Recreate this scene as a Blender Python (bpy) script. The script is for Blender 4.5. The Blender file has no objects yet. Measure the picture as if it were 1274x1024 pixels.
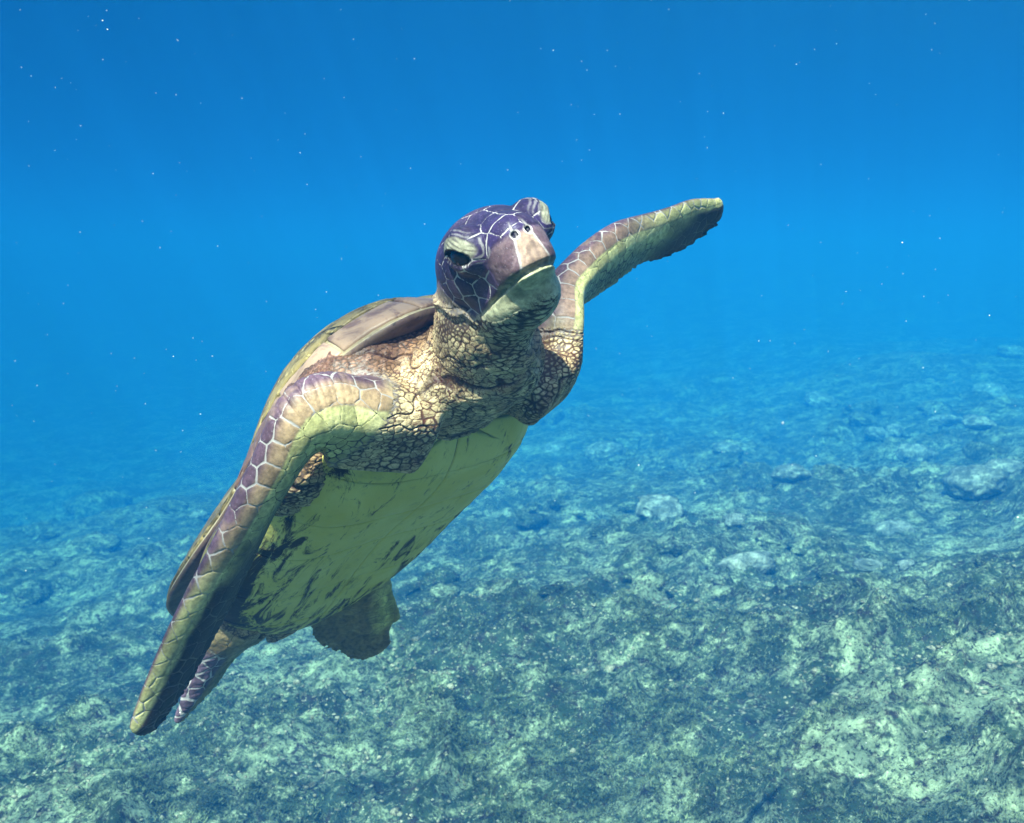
import bpy, bmesh, math, random, time
import numpy as np
from mathutils import Vector, Matrix, kdtree

T0 = time.time()
random.seed(7)
RNG = np.random.default_rng(11)
scene = bpy.context.scene
COL = scene.collection

# ------------------------------------------------------------------ camera
FPX = 1224.0                      # focal length in pixels of a 1274 wide frame
PITCH = math.radians(8.5)
CAM_H = 1.5
cam_data = bpy.data.cameras.new('camera')
cam_data.sensor_width = 36.0
cam_data.lens = 36.0 * FPX / 1274.0
cam_data.clip_start = 0.02
cam_data.clip_end = 400.0
cam = bpy.data.objects.new('camera', cam_data)
COL.objects.link(cam)
cam.location = (0, 0, CAM_H)
cam.rotation_euler = (math.pi / 2 - PITCH, 0, 0)
cam_data.dof.use_dof = True
cam_data.dof.focus_distance = 1.08
cam_data.dof.aperture_fstop = 16.0
scene.camera = cam

# ------------------------------------------------------------------ sky, sun, exposure
SUN_EL = math.radians(50)
SUN_AZ = math.radians(-158)       # clockwise from +Y: behind the camera, to its left
sun_vec = Vector((math.sin(SUN_AZ) * math.cos(SUN_EL), math.cos(SUN_AZ) * math.cos(SUN_EL), math.sin(SUN_EL)))
world = bpy.data.worlds.new('World')
scene.world = world
world.use_nodes = True
wn = world.node_tree.nodes
wl = world.node_tree.links
wn.clear()
w_out = wn.new('ShaderNodeOutputWorld')
w_bg = wn.new('ShaderNodeBackground')
w_sky = wn.new('ShaderNodeTexSky')
w_sky.sky_type = 'NISHITA'
w_sky.sun_disc = False
w_sky.sun_elevation = SUN_EL
w_sky.sun_rotation = SUN_AZ
w_bg.inputs['Strength'].default_value = 0.15
wl.new(w_sky.outputs[0], w_bg.inputs[0])
wl.new(w_bg.outputs[0], w_out.inputs[0])
sun_data = bpy.data.lights.new('sun', 'SUN')
sun_data.energy = 5.0
sun_data.angle = math.radians(0.5)
sun_data.color = (1.0, 0.96, 0.88)
sun = bpy.data.objects.new('sun', sun_data)
COL.objects.link(sun)
sun.rotation_euler = sun_vec.to_track_quat('Z', 'Y').to_euler()
sun.location = (0, 0, 20)

scene.view_settings.view_transform = 'Standard'
scene.view_settings.look = 'None'
scene.view_settings.exposure = 1.8
scene.view_settings.gamma = 1.0
scene.view_settings.use_curve_mapping = False
scene.render.engine = 'CYCLES'
scene.cycles.use_denoising = True
scene.cycles.max_bounces = 6
scene.cycles.diffuse_bounces = 3
scene.cycles.glossy_bounces = 2
scene.cycles.volume_bounces = 2
scene.cycles.transparent_max_bounces = 8
scene.cycles.caustics_reflective = False
scene.cycles.caustics_refractive = False

HAZE_ON = True
WATER_TOP = CAM_H + 2.6

# ------------------------------------------------------------------ helpers
def tag(o, label=None, cat=None, group=None, kind=None):
    if label: o['label'] = label
    if cat: o['category'] = cat
    if group: o['group'] = group
    if kind: o['kind'] = kind
    return o

def mesh_obj(name, verts, faces, mat, parent=None, smooth=True):
    me = bpy.data.meshes.new(name)
    if isinstance(verts, np.ndarray) and isinstance(faces, np.ndarray):
        nv, nf, k = len(verts), len(faces), faces.shape[1]
        me.vertices.add(nv)
        me.vertices.foreach_set('co', verts.astype(np.float32).ravel())
        me.loops.add(nf * k)
        me.loops.foreach_set('vertex_index', faces.astype(np.int32).ravel())
        me.polygons.add(nf)
        me.polygons.foreach_set('loop_start', np.arange(0, nf * k, k, dtype=np.int32))
        me.update(calc_edges=True)
        me.validate()
    else:
        me.from_pydata([tuple(v) for v in verts], [], [tuple(f) for f in faces])
        me.update()
    if smooth:
        me.polygons.foreach_set('use_smooth', np.ones(len(me.polygons), dtype=bool))
    if mat: me.materials.append(mat)
    o = bpy.data.objects.new(name, me)
    COL.objects.link(o)
    if parent: o.parent = parent
    return o

def sstep(a, b, x):
    t = np.clip((x - a) / (b - a), 0, 1)
    return t * t * (3 - 2 * t)

def _hash(ix, iy, iz, seed):
    h = (ix * 374761393 + iy * 668265263 + iz * 2147483647 + seed * 974634777) & 0xffffffff
    h = ((h ^ (h >> 13)) * 1274126177) & 0xffffffff
    h = (h ^ (h >> 16)) & 0xffffffff
    return h.astype(np.float64) / 4294967295.0

def vnoise(P, seed=0):
    P = np.asarray(P, dtype=np.float64)
    if P.shape[1] == 2:
        P = np.concatenate([P, np.zeros((len(P), 1))], 1)
    F = np.floor(P)
    I = F.astype(np.int64)
    t = P - F
    t = t * t * t * (t * (t * 6 - 15) + 10)
    r = np.zeros(len(P))
    for dx in (0, 1):
        wx = t[:, 0] if dx else 1 - t[:, 0]
        for dy in (0, 1):
            wy = t[:, 1] if dy else 1 - t[:, 1]
            for dz in (0, 1):
                wz = t[:, 2] if dz else 1 - t[:, 2]
                r += wx * wy * wz * _hash(I[:, 0] + dx, I[:, 1] + dy, I[:, 2] + dz, seed)
    return r * 2 - 1

def fbm(P, octaves=4, seed=0, gain=0.5, lac=2.03):
    a, s, tot = 1.0, 0.0, 0.0
    Q = np.asarray(P, dtype=np.float64).copy()
    for i in range(octaves):
        s = s + a * vnoise(Q, seed + i * 17)
        tot += a
        a *= gain
        Q = Q * lac + 3.7
    return s / tot

def nodes_of(name):
    m = bpy.data.materials.new(name)
    m.use_nodes = True
    nt = m.node_tree
    nt.nodes.clear()
    out = nt.nodes.new('ShaderNodeOutputMaterial')
    return m, nt, out

class NB:
    """small node-building helper"""
    def __init__(self, nt): self.nt = nt
    def new(self, t, **kw):
        n = self.nt.nodes.new(t)
        for k, v in kw.items():
            if k in n.inputs.keys(): n.inputs[k].default_value = v
            else: setattr(n, k, v)
        return n
    def link(self, a, b): self.nt.links.new(a, b)
    def math(self, op, a, b=None, clamp=False):
        n = self.nt.nodes.new('ShaderNodeMath'); n.operation = op; n.use_clamp = clamp
        for i, v in enumerate((a, b)):
            if v is None: continue
            if isinstance(v, (int, float)): n.inputs[i].default_value = v
            else: self.link(v, n.inputs[i])
        return n.outputs[0]
    def maprange(self, v, a, b, c=0.0, d=1.0, smooth=True):
        n = self.nt.nodes.new('ShaderNodeMapRange')
        n.interpolation_type = 'SMOOTHSTEP' if smooth else 'LINEAR'
        for i, x in enumerate((v, a, b, c, d)):
            if isinstance(x, (int, float)): n.inputs[i].default_value = x
            else: self.link(x, n.inputs[i])
        return n.outputs[0]
    def mix(self, f, a, b, blend='MIX'):
        n = self.nt.nodes.new('ShaderNodeMix'); n.data_type = 'RGBA'; n.blend_type = blend
        if isinstance(f, (int, float)): n.inputs[0].default_value = f
        else: self.link(f, n.inputs[0])
        for i, v in ((6, a), (7, b)):
            if isinstance(v, tuple): n.inputs[i].default_value = (*v, 1) if len(v) == 3 else v
            else: self.link(v, n.inputs[i])
        return n.outputs[2]
    def noise(self, vec, scale, detail=3, rough=0.55, w=0.0):
        n = self.nt.nodes.new('ShaderNodeTexNoise')
        n.inputs['Scale'].default_value = scale
        n.inputs['Detail'].default_value = detail
        n.inputs['Roughness'].default_value = rough
        n.inputs['Distortion'].default_value = w
        if vec is not None: self.link(vec, n.inputs['Vector'])
        return n.outputs[0]
    def attr(self, name):
        n = self.nt.nodes.new('ShaderNodeAttribute'); n.attribute_name = name
        return n

# ------------------------------------------------------------------ camera geometry used to measure the pose
c_, s_ = math.cos(PITCH), math.sin(PITCH)
CAMROT = np.array([[1, 0, 0], [0, s_, -c_], [0, c_, s_]])     # columns: right, up, back in world axes
def px(x, y, d):
    """point at distance d (metres) along the optical axis, in camera axes"""
    return np.array([(x - 637) / FPX * d, (512 - y) / FPX * d, -d])

def norm(v):
    v = np.asarray(v, float)
    return v / np.linalg.norm(v)
def frame(fwd, left):
    f = norm(fwd); l = np.asarray(left, float); l = norm(l - f * np.dot(f, l))
    return np.stack([-l, f, np.cross(f, l)], 1)               # columns: right side, forward, up

BODY_C = np.array([-0.222, -0.112, -1.32])
BODY_B = frame((0.51, 0.576, 0.643), (0.725, 0.165, -0.67))
def loc(p): return BODY_B.T @ (np.asarray(p) - BODY_C)
HEAD_O = loc(px(621, 296, 0.925))
HEAD_B = BODY_B.T @ frame((0.27, 0.10, 0.95), (0.82, 0.42, -0.38))
CAM_L = loc((0, 0, 0))

turtle = bpy.data.objects.new('sea_turtle', None)
turtle.empty_display_size = 0.1
COL.objects.link(turtle)
Mw = np.eye(4)
Mw[:3, :3] = CAMROT @ BODY_B
Mw[:3, 3] = CAMROT @ BODY_C + np.array([0, 0, CAM_H])
turtle.matrix_world = Matrix(Mw.tolist())
tag(turtle, 'green sea turtle swimming upward with scaly flippers spread and pale belly showing', 'sea turtle')

# ------------------------------------------------------------------ turtle body: implicit surface
def catmull(pts, n):
    pts = np.asarray(pts, float)
    P = np.vstack([2 * pts[0] - pts[1], pts, 2 * pts[-1] - pts[-2]])
    u = np.linspace(0, len(pts) - 1 - 1e-9, n)
    i = u.astype(int); t = (u - i)[:, None]
    p0, p1, p2, p3 = P[i], P[i + 1], P[i + 2], P[i + 3]
    return 0.5 * (2 * p1 + (p2 - p0) * t + (2 * p0 - 5 * p1 + 4 * p2 - p3) * t ** 2 + (3 * p1 - p0 - 3 * p2 + p3) * t ** 3)

class Tube:
    def __init__(self, lead, trail, th, cap=0.02, n=48, blade=True):
        lead = catmull(lead, n); trail = catmull(trail, n)
        self.C = (lead + trail) / 2
        W = (lead - trail) / 2
        self.a = np.linalg.norm(W, axis=1)
        self.th = np.interp(np.linspace(0, 1, n), np.linspace(0, 1, len(th)), th)
        T = np.gradient(self.C, axis=0)
        T /= np.linalg.norm(T, axis=1)[:, None]
        W = W / self.a[:, None]
        # true half width: perpendicular to the spine
        Wp = W - T * (W * T).sum(1)[:, None]
        self.W = Wp / np.linalg.norm(Wp, axis=1)[:, None]
        self.a = self.a * np.clip(np.linalg.norm(Wp, axis=1), 0.55, 1)
        self.T = T
        self.N = np.cross(T, self.W)
        self.blade = blade; self.cap = cap
        self.lo = self.C.min(0) - self.a.max() - 0.03
        self.hi = self.C.max(0) + self.a.max() + 0.03
        to = CAM_L - self.C[n // 2]
        self.vs = 1.0 if np.dot(self.N[n // 2], to) > 0 else -1.0
        L = np.linalg.norm(np.diff(self.C, axis=0), axis=1).sum()
        print('tube length %.3f max width %.3f' % (L, 2 * self.a.max()))
    def coords(self, P):
        n = len(self.C); m = len(P)
        best = np.empty(m, int)
        c2 = (self.C ** 2).sum(1)
        for k in range(0, m, 200000):
            Q = P[k:k + 200000]
            best[k:k + 200000] = (c2[None, :] - 2 * Q @ self.C.T).argmin(1)
        out = None
        for off in (-1, 0):
            i = np.clip(best + off, 0, n - 2)
            A = self.C[i]; D = self.C[i + 1] - A
            t = np.clip(((P - A) * D).sum(1) / (D * D).sum(1), 0, 1)
            Q = A + D * t[:, None]
            d2 = ((P - Q) ** 2).sum(1)
            if out is None: out = [d2, i, t]
            else:
                b = d2 < out[0]
                out = [np.where(b, d2, out[0]), np.where(b, i, out[1]), np.where(b, t, out[2])]
        _, i, t = out
        tt = t[:, None]
        lerp = lambda X: X[i] * (1 - tt) + X[i + 1] * tt
        c, W, T, N = lerp(self.C), lerp(self.W), lerp(self.T), lerp(self.N)
        a = self.a[i] * (1 - t) + self.a[i + 1] * t
        th = self.th[i] * (1 - t) + self.th[i + 1] * t
        R = P - c
        return (i + t) / (n - 1), (R * W).sum(1), (R * N).sum(1), (R * T).sum(1), a, th
    def sdf(self, P):
        s, x, y, z, a, th = self.coords(P)
        cch = x / a
        if self.blade:
            th = np.maximum(th * (0.40 + 0.60 * sstep(-1.0, 0.3, cch)), 0.0034)
        q = np.stack([x / a, y / th, z / self.cap], 1)
        k1 = np.linalg.norm(q, axis=1)
        k2 = np.linalg.norm(np.stack([x / a ** 2, y / th ** 2, z / self.cap ** 2], 1), axis=1) + 1e-9
        return k1 * (k1 - 1) / k2
    def chord(self, P):
        s, x, y, z, a, th = self.coords(P)
        return s, np.clip(x / a, -1.3, 1.3), y * self.vs / th

def L3(lst): return [loc(px(*p)) for p in lst]
fr = Tube(L3([(505, 478, 1.05), (452, 470, 1.0), (402, 465, .965), (363, 494, .95), (330, 558, .95), (292, 632, .955), (251, 706, .97), (212, 781, .985), (183, 846, 1.0), (167, 889, 1.015)]),
          L3([(525, 590, 1.07), (452, 585, 1.04), (402, 580, 1.01), (380, 585, 1.01), (352, 622, 1.02), (328, 665, 1.035), (300, 728, 1.045), (268, 792, 1.05), (235, 855, 1.05), (203, 900, 1.045)]),
          [.040, .040, .034, .028, .022, .018, .015, .012, .009, .007])
fl = Tube(L3([(640, 470, 1.12), (672, 420, 1.14), (684, 385, 1.15), (689, 350, 1.17), (711, 318, 1.19), (748, 287, 1.23), (790, 272, 1.28), (836, 256, 1.33), (866, 250, 1.37), (884, 249, 1.395)]),
          L3([(665, 525, 1.17), (710, 482, 1.2), (711, 425, 1.19), (722, 381, 1.22), (746, 362, 1.27), (780, 343, 1.32), (812, 323, 1.37), (848, 314, 1.41), (872, 299, 1.43), (891, 284, 1.435)]),
          [.040, .040, .034, .027, .021, .017, .014, .011, .009, .006])
rl = Tube(L3([(470, 665, 1.46), (484, 712, 1.50), (494, 755, 1.54), (500, 785, 1.57), (494, 806, 1.59)]),
          L3([(405, 690, 1.43), (402, 735, 1.47), (388, 765, 1.51), (388, 785, 1.53), (424, 806, 1.56)]),
          [.030, .022, .014, .010, .007])
rr = Tube(L3([(300, 745, 1.36), (268, 775, 1.36), (246, 815, 1.37), (229, 855, 1.38), (219, 887, 1.39)]),
          L3([(350, 770, 1.42), (330, 792, 1.42), (296, 815, 1.43), (272, 848, 1.42), (240, 882, 1.41)]),
          [.030, .022, .015, .010, .007])
hp = lambda x, y, z: HEAD_O + HEAD_B @ np.array([x, y, z])
def ring_pts(cs, dirx, rads):
    return [np.asarray(c) + dirx * r for c, r in zip(cs, rads)], [np.asarray(c) - dirx * r for c, r in zip(cs, rads)]
n_c = [np.array([0, .12, -.008]), np.array([0, .20, -.005]), loc(px(598, 452, 1.075)), loc(px(600, 405, 1.02)), hp(0, -.062, -.030), hp(0, -.035, -.022)]
n_l, n_t = ring_pts(n_c, np.array([1.0, 0, 0]), [.10, .088, .073, .058, .048, .040])
neck = Tube(n_l, n_t, [.052, .053, .055, .053, .046, .038], blade=False, cap=.03)
tl = Tube(*ring_pts([np.array([0, -.24, -.04]), np.array([0, -.30, -.048]), np.array([0, -.345, -.05])], np.array([1.0, 0, 0]), [.05, .03, .008]), [.03, .022, .007], blade=False, cap=.01, n=12)

def ell(P, c, r):
    q = (P - np.asarray(c)); r = np.asarray(r)
    k1 = np.linalg.norm(q / r, axis=1); k2 = np.linalg.norm(q / r ** 2, axis=1) + 1e-9
    return k1 * (k1 - 1) / k2
def sell(P, c, r, n=2.8):
    r = np.asarray(r); q = np.abs(P - np.asarray(c)) / r
    return ((q ** n).sum(1) ** (1 / n) - 1) * r.min()
def smin(a, b, k):
    h = np.clip(0.5 + 0.5 * (b - a) / k, 0, 1)
    return b * (1 - h) + a * h - k * h * (1 - h)

EYE_C = np.array([.0335, .006, .000])
e_o = np.array([.88, .44, .10]); e_o /= np.linalg.norm(e_o)
e_t = np.array([-.44, .88, 0.0]); e_t /= np.linalg.norm(e_t)
e_v = np.cross(e_o, e_t)
_a = .55
e_a = e_t * math.cos(_a) - e_v * math.sin(_a); e_b = e_t * math.sin(_a) + e_v * math.cos(_a)
EYE_M = np.stack([e_o, e_a, e_b], 1)          # outward, along the slit, across the slit
def eye_local(A): return (A - EYE_C) @ EYE_M
SLIT_C, SLIT_R = (.0215, .0, -.0055), (.0125, .0185, .0072)
def head_local(P): return (P - HEAD_O) @ HEAD_B
def jaw_line(H):
    """height of the mouth line at each forward position"""
    return -.047 - .009 * sstep(.035, -.03, H[:, 1]) + .003 * sstep(.03, .06, H[:, 1])
def head_sdf(P, carve=True):
    H = head_local(P)
    A = H.copy(); A[:, 0] = np.abs(A[:, 0])
    d = ell(H, (0, -.045, .000), (.050, .066, .039))                    # skull
    d = smin(d, ell(A, (.020, -.045, -.020), (.034, .050, .036)), .02)    # cheeks
    d = smin(d, ell(H, (0, .014, -.010), (.031, .044, .027)), .018)      # muzzle
    d = smin(d, sell(np.stack([H[:, 0], H[:, 1] + .10 * (H[:, 2] + .03), H[:, 2]], 1), (0, .010, -.031), (.0315, .0485, .026), 2.7), .010)      # upper beak
    lid = ell(eye_local(A), (0, 0, 0), (.0220, .0265, .0230))
    d = smin(d, lid, .005)
    jw = sell(H, (0, -.011, -.058), (.0310, .044, .0215), 2.3)                   # lower jaw
    jw = smin(jw, ell(H, (0, -.038, -.058), (.041, .050, .031)), .02)
    groove = .0035 * np.exp(-((H[:, 2] - jaw_line(H)) / .0022) ** 2) * sstep(-.035, -.015, H[:, 1])
    d = smin(d, jw, .010) + groove
    if carve:
        d = np.maximum(d, -ell(eye_local(A), SLIT_C, SLIT_R))
        d = np.maximum(d, -ell(A, (.0068, .056, -.011), (.0022, .009, .0030)))
    return d

def torso_sdf(P): return ell(P, (0, -.01, -.006), (.180, .255, .058))
def shoulder_sdf(P):
    A = P.copy(); A[:, 0] = np.abs(A[:, 0])
    ax = ell(P, (.166, .160, -.034), (.043, .060, .034))
    return smin(ax, smin(ell(A, (.105, .200, .008), (.076, .115, .055)), ell(P, (0, .240, .018), (.125, .100, .050)), .03), .025)

def in_box(P, lo, hi): return np.all((P > lo) & (P < hi), 1)
def part_d(P, fn, lo, hi):
    d = np.full(len(P), 0.2)
    m = in_box(P, lo, hi)
    if m.any(): d[m] = fn(P[m])
    return d
HB_LO, HB_HI = HEAD_O - .16, HEAD_O + .16
def parts(P):
    return dict(
        torso=torso_sdf(P), shoulder=shoulder_sdf(P),
        neck=part_d(P, neck.sdf, neck.lo, neck.hi), head=part_d(P, head_sdf, HB_LO, HB_HI),
        fr=part_d(P, fr.sdf, fr.lo, fr.hi), fl=part_d(P, fl.sdf, fl.lo, fl.hi),
        rl=part_d(P, rl.sdf, rl.lo, rl.hi), rr=part_d(P, rr.sdf, rr.lo, rr.hi),
        tail=part_d(P, tl.sdf, tl.lo, tl.hi))
def combine(D):
    d = smin(D['torso'], D['shoulder'], .03)
    d = smin(d, D['neck'], .026)
    d = smin(d, D['fr'], .022); d = smin(d, D['fl'], .022)
    d = smin(d, D['rl'], .02); d = smin(d, D['rr'], .02); d = smin(d, D['tail'], .015)
    d = smin(d, D['head'], .014)
    return d
def body_sdf(P): return combine(parts(P))

def surface_nets(V, org, h):
    ins = V < 0
    nx, ny, nz = V.shape
    offs = [(i, j, k) for i in (0, 1) for j in (0, 1) for k in (0, 1)]
    sl = lambda A, o: A[o[0]:nx - 1 + o[0], o[1]:ny - 1 + o[1], o[2]:nz - 1 + o[2]]
    cnt = sum(sl(ins, o).astype(np.int8) for o in offs)
    mixed = (cnt > 0) & (cnt < 8)
    idx = np.full(mixed.shape, -1, np.int64)
    ci = np.argwhere(mixed)
    idx[mixed] = np.arange(len(ci))
    acc = np.zeros((len(ci), 3)); num = np.zeros(len(ci))
    cv = {o: V[ci[:, 0] + o[0], ci[:, 1] + o[1], ci[:, 2] + o[2]] for o in offs}
    for a in offs:
        for ax in range(3):
            if a[ax]: continue
            b = list(a); b[ax] = 1; b = tuple(b)
            va, vb = cv[a], cv[b]
            cr = (va < 0) != (vb < 0)
            t = np.where(cr, va / np.where(va == vb, 1, va - vb), 0)
            p = np.tile(np.array(a, float), (len(ci), 1)); p[:, ax] += t
            acc += np.where(cr[:, None], p, 0); num += cr
    verts = org + h * (ci + acc / num[:, None])
    quads = []
    def emit(e, order, flip):
        q = np.stack([idx[tuple((e + np.array(o)).T)] for o in order], 1)
        if flip: q = q[:, ::-1]
        quads.append(q[(q >= 0).all(1)])
    for ax, order in ((0, [(0, -1, -1), (0, 0, -1), (0, 0, 0), (0, -1, 0)]),
                      (1, [(-1, 0, -1), (-1, 0, 0), (0, 0, 0), (0, 0, -1)]),
                      (2, [(-1, -1, 0), (0, -1, 0), (0, 0, 0), (-1, 0, 0)])):
        s0 = [slice(1, -1)] * 3; s1 = [slice(1, -1)] * 3
        s0[ax] = slice(1, -2); s1[ax] = slice(2, -1)
        A, B = ins[tuple(s0)], ins[tuple(s1)]
        e = np.argwhere(A & ~B) + 1
        emit(e, order, False)
        e = np.argwhere(~A & B) + 1
        emit(e, order, True)
    return verts, np.concatenate(quads)

VOX = .0045
lo = np.min([t.lo for t in (fr, fl, rl, rr, neck, tl)] + [HB_LO, np.array([-.24, -.3, -.12])], 0)
hi = np.max([t.hi for t in (fr, fl, rl, rr, neck, tl)] + [HB_HI, np.array([.24, .28, .08])], 0)
dims = np.ceil((hi - lo) / VOX).astype(int) + 2
# coarse pass picks the blocks that hold the surface
CB = 8
cd = np.ceil(dims / CB).astype(int)
gx = [lo[a] + VOX * CB * (np.arange(cd[a]) + .5) for a in range(3)]
CG = np.stack(np.meshgrid(*gx, indexing='ij'), -1).reshape(-1, 3)
cdist = body_sdf(CG)
near = np.abs(cdist) < VOX * CB * 1.6
V = np.where(cdist[:, None] > 0, .1, -.1).reshape(cd)
V = np.repeat(np.repeat(np.repeat(V, CB, 0), CB, 1), CB, 2)
blk = np.argwhere(near.reshape(cd))
sub = np.stack(np.meshgrid(*[np.arange(CB)] * 3, indexing='ij'), -1).reshape(-1, 3)
gi = (blk[:, None, :] * CB + sub[None]).reshape(-1, 3)
V[gi[:, 0], gi[:, 1], gi[:, 2]] = body_sdf(lo + gi * VOX)
bv, bq = surface_nets(V, lo, VOX)
print('coarse body', len(bv), len(bq), 'blocks', len(blk), 't=%.1f' % (time.time() - T0))

tmp = mesh_obj('tmp_body', bv, bq, None)
md = tmp.modifiers.new('s', 'SUBSURF'); md.levels = 2; md.render_levels = 2
dg = bpy.context.evaluated_depsgraph_get()
me = bpy.data.meshes.new_from_object(tmp.evaluated_get(dg))
bpy.data.objects.remove(tmp)
nv = len(me.vertices)
P = np.empty(nv * 3, np.float32); me.vertices.foreach_get('co', P); P = P.reshape(-1, 3).astype(float)
def gradient(P, e=.0012):
    d0 = body_sdf(P)
    g = np.stack([body_sdf(P + np.eye(3)[a] * e) - d0 for a in range(3)], 1) / e
    return d0, g
hidden = ell(P, (0, -.03, -.018), (.17, .20, .1)) < 0
act = ~hidden
for it in range(1):
    Q = P[act]
    d0, g = gradient(Q)
    gl = np.maximum(np.linalg.norm(g, axis=1), .3)
    step = np.clip(d0 / gl, -.003, .003)
    Q = Q - g / gl[:, None] * step[:, None] * .9
    P[act] = Q
print('refined', nv, 't=%.1f' % (time.time() - T0))

# ---- regions, scales, pigment
D = parts(P)
names = list(D)
DM = np.stack([D[k] for k in names], 1)
WT = np.exp(-np.maximum(DM - DM.min(1, keepdims=True), 0) / .006)
WT /= WT.sum(1, keepdims=True)
w = {k: WT[:, i] for i, k in enumerate(names)}
wfl = {}
H = head_local(P)
hx, hy, hz = np.abs(H[:, 0]), H[:, 1], H[:, 2]
jl = jaw_line(H)

scale_r = np.full(nv, .0065)          # spacing of the scales
c_scale = np.zeros((nv, 3)); c_line = np.zeros((nv, 3)); linew = np.full(nv, .0011); relief = np.full(nv, .0006)
def put(mask, arr, val):
    m = mask if mask.ndim == arr.ndim else mask[:, None]
    arr[:] = arr * (1 - m) + np.asarray(val) * m
col = lambda *a: np.array(a)
n1 = fbm(P * 14, 3, 3); n2 = fbm(P * 45, 3, 9); n3 = fbm(P * 110, 2, 21)

# loose skin of neck, shoulders and hips
CREAM = col(.56, .43, .24); TAN = col(.42, .24, .11); DKLINE = col(.040, .024, .016)
DARKSC = col(.036, .022, .076); PALELINE = col(.56, .51, .48); OLIVE = col(.45, .42, .18)
dors = sstep(-.01, .05, P[:, 2] + .02 * n1)
put(np.ones(nv), c_scale, CREAM); put(np.ones(nv), c_line, col(.085, .046, .026))
put(sstep(.0, .5, n1) * .7, c_scale, TAN)
put(np.clip(w['shoulder'] + w['torso'], 0, 1) * sstep(-.045, -.012, P[:, 2] + .012 * n2) * .95, c_scale, col(.20, .095, .055))
put(sstep(.06, -.01, np.hypot(P[:, 0] - .06, P[:, 1] - .25)) * .7, c_scale, col(.42, .24, .11))
put(dors * (1 - w['head']) * .75, c_scale, col(.16, .09, .07))
scale_r = .0036 + .0040 * sstep(-.2, .6, fbm(P * 26, 2, 71))
linew[:] = .0003 + .0005 * (1 - .45 * w['neck']) * sstep(-.35, .5, fbm(P * 22, 2, 41))

# head
wh = w['head']
is_head = wh > .5
sidez = sstep(-.004, .004, hz - jl - .004 * n2 + .010 * sstep(-.03, -.09, hy))
dark = wh * sidez
put(dark, c_scale, DARKSC); put(dark, c_line, PALELINE)
put(dark * sstep(-.3, .6, n2) * .4, c_scale, col(.10, .06, .09))
beak = wh * sstep(.012, .024, hy - .30 * hx) * sstep(-.006, -.014, hz + .012 * sstep(.05, .02, hy)) * sidez
put(beak, c_scale, col(.10, .06, .07))
stri = .5 + .5 * np.sin(H[:, 0] * 900 + 3 * n2)
put(beak * sstep(.4, .9, np.sin(hx * 700 + hy * 500 + hz * 420 + 3 * n2)) * .35, c_scale, col(.22, .15, .16))
nlx = .0085 - .22 * (hz + .011)
nose = wh * sstep(.001, -.001, hx - nlx) * sstep(.030, .042, hy) * sstep(-.008, -.016, hz) * sidez
put(nose, c_scale, col(.34, .23, .17)); put(nose * stri * .35, c_scale, col(.15, .09, .09))
nline = wh * sstep(.0014, .0005, np.abs(hx - nlx)) * sstep(.025, .035, hy) * sstep(.004, -.006, hz) * sidez
put(nline * .8, c_scale, PALELINE * .8)
low = wh * (1 - sidez)
put(low, c_scale, col(.46, .42, .27)); put(low, c_line, DKLINE)
chin = low * sstep(-.035, -.015, hy + .6 * (hz + .05) + .004 * n2) * sstep(-.076, -.062, hz + .004 * n2)
put(chin, c_scale, col(.42, .41, .25))
put(chin * sstep(.0, .6, n2) * .4, c_scale, col(.26, .27, .16))
EL = eye_local(np.stack([hx, hy, hz], 1))
eyeD = np.hypot(EL[:, 1] / .0215, (EL[:, 2] - .0030) / .0110)
outw = sstep(.002, .008, EL[:, 0])
lidm = wh * outw * sstep(1.08, .88, eyeD + .06 * n2)
lring = wh * outw * sstep(1.75, 1.45, eyeD + .1 * n2) * (1 - lidm)
put(lring * sstep(.2, .9, np.sin(eyeD * 22 + 7 * n2) + 1.6 * n3) * .55, c_scale, PALELINE * .75)
lst = sstep(.1, .7, np.sin(EL[:, 2] * 1700 + EL[:, 1] * 350 + 4 * n2) * .6 + n3 * .6)
put(lidm, c_scale, col(.44, .41, .28)); put(lidm * lst * .75, c_scale, col(.06, .045, .05))
put(lidm * sstep(-.0035, -.0065, EL[:, 2]), c_scale, col(.05, .035, .06))
slit = wh * sstep(.0016, .0008, ell(EL, SLIT_C, SLIT_R))
put(slit, c_scale, col(.012, .008, .014))
nos = wh * sstep(.0034, .0026, np.linalg.norm((np.stack([hx, hy, hz], 1) - np.array([.0068, .058, -.011])) * np.array([1, .3, 1]), axis=1))
ring = wh * sstep(.0052, .0040, np.linalg.norm((np.stack([hx, hy, hz], 1) - np.array([.0068, .058, -.011])) * np.array([1, .3, 1]), axis=1))
put(ring * .8, c_scale, PALELINE); put(nos, c_scale, col(.012, .008, .02))
scale_r = np.where(is_head, np.where(sidez > .5, np.where(hz > .012, .026, .0165), .0062), scale_r)
put((wh * sidez), linew, .00072); put(low, linew, .0008)
noline = np.maximum.reduce([beak, nose, nline, chin * .9, lidm, ring])
put(noline, linew, -.003)
put(wh, relief, .0007)

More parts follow.
